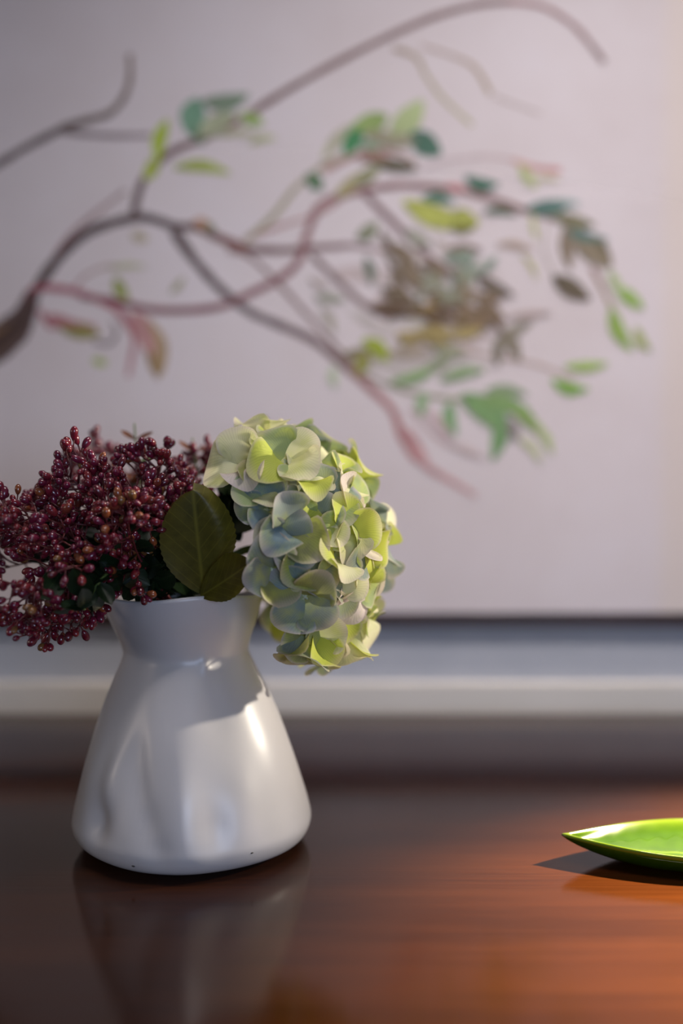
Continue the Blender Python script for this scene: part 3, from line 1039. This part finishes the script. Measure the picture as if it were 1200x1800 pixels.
rf = random.Random(21)
placed = []
for (px, py, spin, size, tints, face) in FL:
    pos, nrm = on_head(px, py)
    view = (Vector((0, 0, TZ + CAMH)) - pos).normalized()
    jit = Vector((rf.uniform(-0.3, 0.3), rf.uniform(-0.3, 0.3), rf.uniform(-0.3, 0.3)))
    n2 = (nrm + jit * (0.6 if face else 1.0) + view * face * 1.6).normalized()
    if py > 1080:
        n2 = (n2 + Vector((0.3, -0.3, 0.25))).normalized()
    placed.append(pos)
    floret(pos - n2 * rf.uniform(0.002, 0.018), n2, spin, size, tints, rf)
# half-closed florets nodding at the lower edge
floret(P(543, 1108, 0.742), (-0.12, -0.30, -0.9), 45, 1.22, ('olive', 'olive', 'yellow', 'grey'), rf, (44, 58))
floret(P(606, 1118, 0.765), (0.25, -0.25, -0.85), 20, 1.0, ('cream', 'pink', 'green', 'yellow'), rf, (36, 52))
# the far side of the head
ga = math.pi * (3 - math.sqrt(5))
names = list(TINT)
cnt = 0
for i in range(90):
    z = 1 - 2 * (i + 0.5) / 90
    r = math.sqrt(1 - z * z)
    q = Vector((z, r * math.cos(ga * i), r * math.sin(ga * i)))      # axis along +X
    if q.x < -0.12:
        continue
    pos = Vector([HC[k] + q[k] * HR[k] * 0.96 for k in range(3)])
    if any((pos - p).length < 0.030 for p in placed) or q.y < -0.2 or q.z < -0.86:
        continue
    placed.append(pos)
    cnt += 1
    floret(pos, (q + Vector((rf.uniform(-.25, .25), rf.uniform(-.25, .25), rf.uniform(-.25, .25)))).normalized(), rf.uniform(0, 90),
           rf.uniform(0.85, 1.0), [rf.choice(('green', 'yellow', 'cream', 'grey')) for _ in range(4)], rf)


def place_leaf(me, parent, base, tip, face, name='leaf', roll=0.0):
    """leaf from base to tip with its upper side turned towards `face` (a direction)"""
    base, tip = Vector(base), Vector(tip)
    y = (tip - base)
    L = y.length
    y.normalize()
    z = Vector(face) - y * Vector(face).dot(y)
    z.normalize()
    x = y.cross(z)
    R = Matrix((x, y, z)).transposed().to_4x4()
    o = obj(name, me, parent)
    pb = parent.location if parent else Vector((0, 0, 0))
    o.matrix_local = Matrix.Translation(base - pb) @ R @ Matrix.Rotation(roll, 4, 'Y')
    return o


b1, t1 = P(358, 1046, 0.748), P(338, 866, 0.716)
lm = leaf_mesh('leaf', (t1 - b1).length, 0.056, M['leaf'], serr=0.05, nt_=17, cup=0.06, bend=-0.06, curl=0.9, wave=0.02,
               nu=16, nv=51, tipround=0.55, fat=0.52)
place_leaf(lm, hyd, b1, t1, (0.05, -1, 0.15))
b2, t2 = P(352, 1048, 0.744), P(450, 988, 0.712)
lm2 = leaf_mesh('leaf', (t2 - b2).length, 0.033, M['leaf'], serr=0.04, nt_=11, cup=0.10, bend=0.08, wave=0.03, nu=12, nv=44,
                tipround=0.6, fat=0.6)
place_leaf(lm2, hyd, b2, t2, (0.0, -1, 0.35))

# ------------------------------------------------------------------ berry sprays
def berry_mesh(seed):
    r = random.Random(seed)
    bm = bmesh.new()
    bmesh.ops.create_uvsphere(bm, u_segments=10, v_segments=8, radius=1)
    el = r.uniform(1.1, 1.5)
    for v in bm.verts:
        k = (v.co.z + 1) / 2
        w = 0.72 + 0.28 * k if k < 0.6 else 0.88 + 0.1 * (1 - k)
        v.co = Vector((v.co.x * w, v.co.y * w, (v.co.z + 1) * el))
    me = bpy.data.meshes.new('berry')
    bm.to_mesh(me)
    bm.free()
    me.materials.append(M['berry'])
    return smooth(me)


BERRIES = [berry_mesh(s) for s in range(4)]
SMALL = [leaf_mesh('leaf', 0.027, 0.019, M['dark_leaf'], cup=0.12, bend=-0.15, nu=6, nv=8, tipround=0.6, fat=0.5),
         leaf_mesh('leaf', 0.020, 0.013, M['dark_leaf'], cup=0.15, bend=0.12, nu=6, nv=8, tipround=0.6, fat=0.45)]
BRONZE = [leaf_mesh('leaf', 0.020, 0.015, M['bronze_leaf'], cup=0.14, bend=-0.12, nu=6, nv=8, tipround=0.6, fat=0.5)]
SLIM = [leaf_mesh('leaf', 0.017, 0.0052, M['bronze_leaf'], cup=0.12, bend=0.06, nu=4, nv=8, fat=0.5),
        leaf_mesh('leaf', 0.017, 0.0055, M['stem'], cup=0.12, bend=0.05, nu=4, nv=8, fat=0.5)]

RED = [(112, 20, 42), (130, 28, 48), (104, 18, 52), (138, 40, 46), (88, 16, 34), (122, 24, 60)]
TAN = [(150, 82, 42), (132, 92, 46), (134, 58, 40)]


def rvec(r, s=1.0):
    return Vector((r.uniform(-s, s), r.uniform(-s, s), r.uniform(-s, s)))


def spray(label, ctrl, seed, n_side=12, side_len=0.034, start=0.42, n_leaf=10, tan=0.12, bsize=1.0, bronze=0.2, droop=0.0, leaf_from=0.22):
    r = random.Random(seed)
    foot = Vector((VX + r.uniform(-0.03, 0.03), VY + r.uniform(-0.03, 0.03), TZ + 0.012))
    root = thing('berry_spray', label, 'berry branch', foot, 'sprays of red berries in the vase')
    mouth = MOUTH + Vector((r.uniform(-0.034, 0.012), r.uniform(-0.028, 0.03), -0.012))
    pts = [tuple(foot), tuple(foot.lerp(mouth, 0.6)), tuple(mouth)] + [tuple(P(*c)) for c in ctrl]
    path = [Vector(p) for p in catmull(pts, 8)]
    outside = path[16:]
    V, Fc = [], []
    nn = len(path)
    add_tube(V, Fc, [p - foot for p in path], [0.0016 - 0.0009 * i / nn for i in range(nn)], 6)
    bs = []
    L = len(outside)

    def cluster(p, d, n, spread):
        for _ in range(n):
            q = (d + rvec(r, spread)).normalized()
            ln = r.uniform(0.003, 0.008)
            e = p + q * ln
            add_tube(V, Fc, [p - foot, p.lerp(e, 0.5) + rvec(r, 0.0006) - foot, e - foot], [0.0006, 0.0005, 0.0007], 4)
            bs.append((e, q))

    n_side += 3
    for k in range(n_side):
        f = start + (1 - start) * (k + r.uniform(0.1, 0.9)) / n_side
        i = min(L - 2, int(f * (L - 1)))
        p = outside[i]
        t = (outside[i + 1] - outside[i]).normalized()
        side = (rvec(r) + Vector((0, 0, 0.35 - droop)))
        side = (side - t * side.dot(t)).normalized()
        d = (t * 0.75 + side).normalized()
        ln = side_len * (1.15 - 0.75 * (k / n_side)) * r.uniform(0.75, 1.15)
        m1 = p + d * ln * 0.5 + rvec(r, 0.0015)
        e = p + d * ln + Vector((0, 0, r.uniform(-0.002, 0.004)))
        add_tube(V, Fc, [p - foot, m1 - foot, e - foot], [0.0010, 0.0008, 0.0007], 5)
        cluster(e, d, r.choice((3, 4, 4, 5)), 0.75)
        for q0 in (m1, p.lerp(e, 0.75)):
            d2 = (d * 0.6 + rvec(r)).normalized()
            e2 = q0 + d2 * r.uniform(0.007, 0.013)
            add_tube(V, Fc, [q0 - foot, e2 - foot], [0.0007, 0.0006], 4)
            cluster(e2, d2, r.choice((2, 3, 3)), 0.8)
    cluster(outside[-1], (outside[-1] - outside[-3]).normalized(), 5, 0.7)
    obj('twig', mesh('twig', V, Fc, M['twig']), root)
    for e, q in bs:
        o = obj('berry', r.choice(BERRIES), root)
        s = 0.0033 * bsize * r.uniform(0.68, 1.15)
        o.matrix_local = Matrix.Translation(-foot) @ frame_matrix(e - q * s * 0.3, q, r.uniform(0, 6)) @ Matrix.Diagonal((s, s, s, 1))
        c = r.choice(TAN) if r.random() < tan * 0.55 else r.choice(RED)
        o.color = lin(*c)
    for k in range(n_leaf):
        f = leaf_from + 0.5 * r.random()
        i = min(L - 2, int(f * (L - 1)))
        p = outside[i]
        d = (rvec(r) + Vector((0, -0.2, -0.1))).normalized()
        me = r.choice(BRONZE) if r.random() < bronze else r.choice(SMALL)
        place_leaf(me, root, p, p + d, rvec(r) + Vector((0.2, -0.6, 0.6)))
    return root


SPR = [
    ('spray of burgundy berries reaching up the back, blurred against the canvas', [(255, 930, .86), (205, 855, .89), (160, 805, .90)], 3, dict(tan=0.1)),
    ('spray of red berries rising behind the serrated leaf beside the hydrangea', [(312, 950, .83), (330, 870, .85), (338, 805, .86)], 4, dict(n_side=9, side_len=0.026, tan=0.25)),
    ('burgundy berry spray fanning up from the middle of the bunch', [(280, 945, .79), (272, 880, .78), (280, 815, .77)], 5, dict(n_side=14, side_len=0.036)),
    ('dense wine-red berry spray leaning left from the middle of the bunch', [(235, 950, .77), (180, 890, .76), (118, 835, .75)], 6, dict(n_side=15, side_len=0.038)),
    ('wine-red berry spray stretching out furthest left above the others', [(200, 970, .79), (90, 935, .79), (-30, 905, .80)], 7, dict(n_side=14, side_len=0.034)),
    ('red berry spray lying level over the left side of the rim', [(200, 985, .76), (110, 945, .735), (10, 925, .72)], 8, dict(n_side=14, side_len=0.034)),
    ('pinkish red berry spray with tan buds drooping low to the left', [(200, 985, .735), (120, 1000, .715), (15, 1072, .70)], 9, dict(n_side=13, side_len=0.034, tan=0.22, droop=0.5)),
    ('berry spray with bronze leaves hanging down beside the white neck', [(190, 1010, .75), (125, 1045, .73), (72, 1108, .72)], 10, dict(n_side=8, side_len=0.026, bronze=0.7, n_leaf=12, tan=0.3, droop=0.7)),
    ('short dark berry spray in front of the bunch, glossy with brown buds', [(250, 990, .745), (232, 945, .725), (215, 895, .71)], 12, dict(n_side=11, side_len=0.026, tan=0.3)),
    ('burgundy berry spray pressed between the green leaf and the bunch', [(290, 985, .78), (275, 930, .765), (250, 875, .75)], 13, dict(n_side=12, side_len=0.032, tan=0.2)),
    ('far berry spray hanging left behind the drooping one', [(185, 1000, .80), (80, 985, .80), (-35, 1010, .79)], 14, dict(n_side=11, side_len=0.032, droop=0.3)),
    ('low dark spray with few berries spilling over the white rim', [(255, 1010, .745), (235, 1000, .735), (215, 985, .73)], 15, dict(n_side=6, side_len=0.022, n_leaf=16, tan=0.4, bronze=0.1, leaf_from=0.0)),
]
for label, ctrl, seed, kw in SPR:
    spray(label, ctrl, seed, **kw)

# dark glossy foliage filling the mouth of the vase
def foliage(label, ctrl, seed, n, spread):
    r = random.Random(seed)
    foot = Vector((VX + r.uniform(-0.02, 0.02), VY + r.uniform(-0.02, 0.02), TZ + 0.012))
    root = thing('greenery_sprig', label, 'sprig', foot, 'dark leafy sprigs in the vase')
    mouth = MOUTH + Vector((-0.015, r.uniform(-0.02, 0.02), -0.01))
    pts = [tuple(foot), tuple(foot.lerp(mouth, 0.6)), tuple(mouth)] + [tuple(P(*c)) for c in ctrl]
    path = [Vector(p) for p in catmull(pts, 8)]
    V, Fc = [], []
    add_tube(V, Fc, [p - foot for p in path], 0.0013, 6)
    obj('stem', mesh('stem', V, Fc, M['stem']), root)
    out = path[15:]
    for k in range(n):
        p = out[int(r.random() * (len(out) - 1))]
        d = (rvec(r) + Vector(spread)).normalized()
        place_leaf(r.choice(SMALL), root, p, p + d, rvec(r) + Vector((0.1, -0.7, 0.6)))
    return root


foliage('dark green leafy stem bending left over the rim of the vase', [(238, 1005, .745), (186, 1010, .715), (146, 1072, .698)], 31, 40, (-0.3, -0.1, -0.2))
foliage('dark leafy stem standing upright in the middle of the vase mouth', [(270, 1000, .775), (250, 960, .755), (215, 925, .75)], 32, 64, (-0.1, -0.2, 0.1))
foliage('dark leafy stem half hidden behind the serrated green leaf', [(310, 1000, .79), (345, 950, .79), (405, 905, .81)], 33, 64, (0.1, -0.1, 0.1))
foliage('dark leafy stem running left under the berry sprays', [(240, 985, .79), (180, 950, .78), (110, 930, .775)], 34, 40, (-0.1, -0.1, -0.1))

foliage('dark leafy sprig added to darken the gap between the green leaf and the hydrangea', [(345, 1000, .80), (385, 940, .815), (425, 880, .83)], 35, 60, (0.0, -0.1, 0.2))  # extra leaves, added so the gap beside the bloom turns dark


def sprig(label, ctrl, seed):
    r = random.Random(seed)
    foot = Vector((VX + r.uniform(-0.02, 0.02), VY + r.uniform(0, 0.02), TZ + 0.012))
    root = thing('leafy_sprig', label, 'sprig', foot, 'slim sprigs above the berries')
    mouth = MOUTH + Vector((-0.01, 0.015, -0.01))
    pts = [tuple(foot), tuple(foot.lerp(mouth, 0.6)), tuple(mouth)] + [tuple(P(*c)) for c in ctrl]
    path = [Vector(p) for p in catmull(pts, 8)]
    V, Fc = [], []
    add_tube(V, Fc, [p - foot for p in path], [0.0014 - 0.0006 * i / len(path) for i in range(len(path))], 6)
    obj('stem', mesh('stem', V, Fc, M['stem']), root)
    n = len(path)
    for k, i in enumerate((n - 4, n - 7, n - 10)):
        for s in (-1, 1):
            p = path[i]
            d = Vector((s * r.uniform(0.7, 1.0), r.uniform(-0.4, 0.4), r.uniform(0.2, 0.6))).normalized()
            place_leaf(SLIM[k % 2], root, p, p + d, Vector((0, -0.7, 0.7)))
    return root


sprig('slim green sprig with paired leaves poking up highest above the berries', [(275, 930, .83), (245, 840, .84), (236, 744, .845)], 41)
sprig('slim sprig with narrow leaves beside the top of the hydrangea', [(320, 930, .84), (345, 850, .855), (338, 770, .86)], 42)
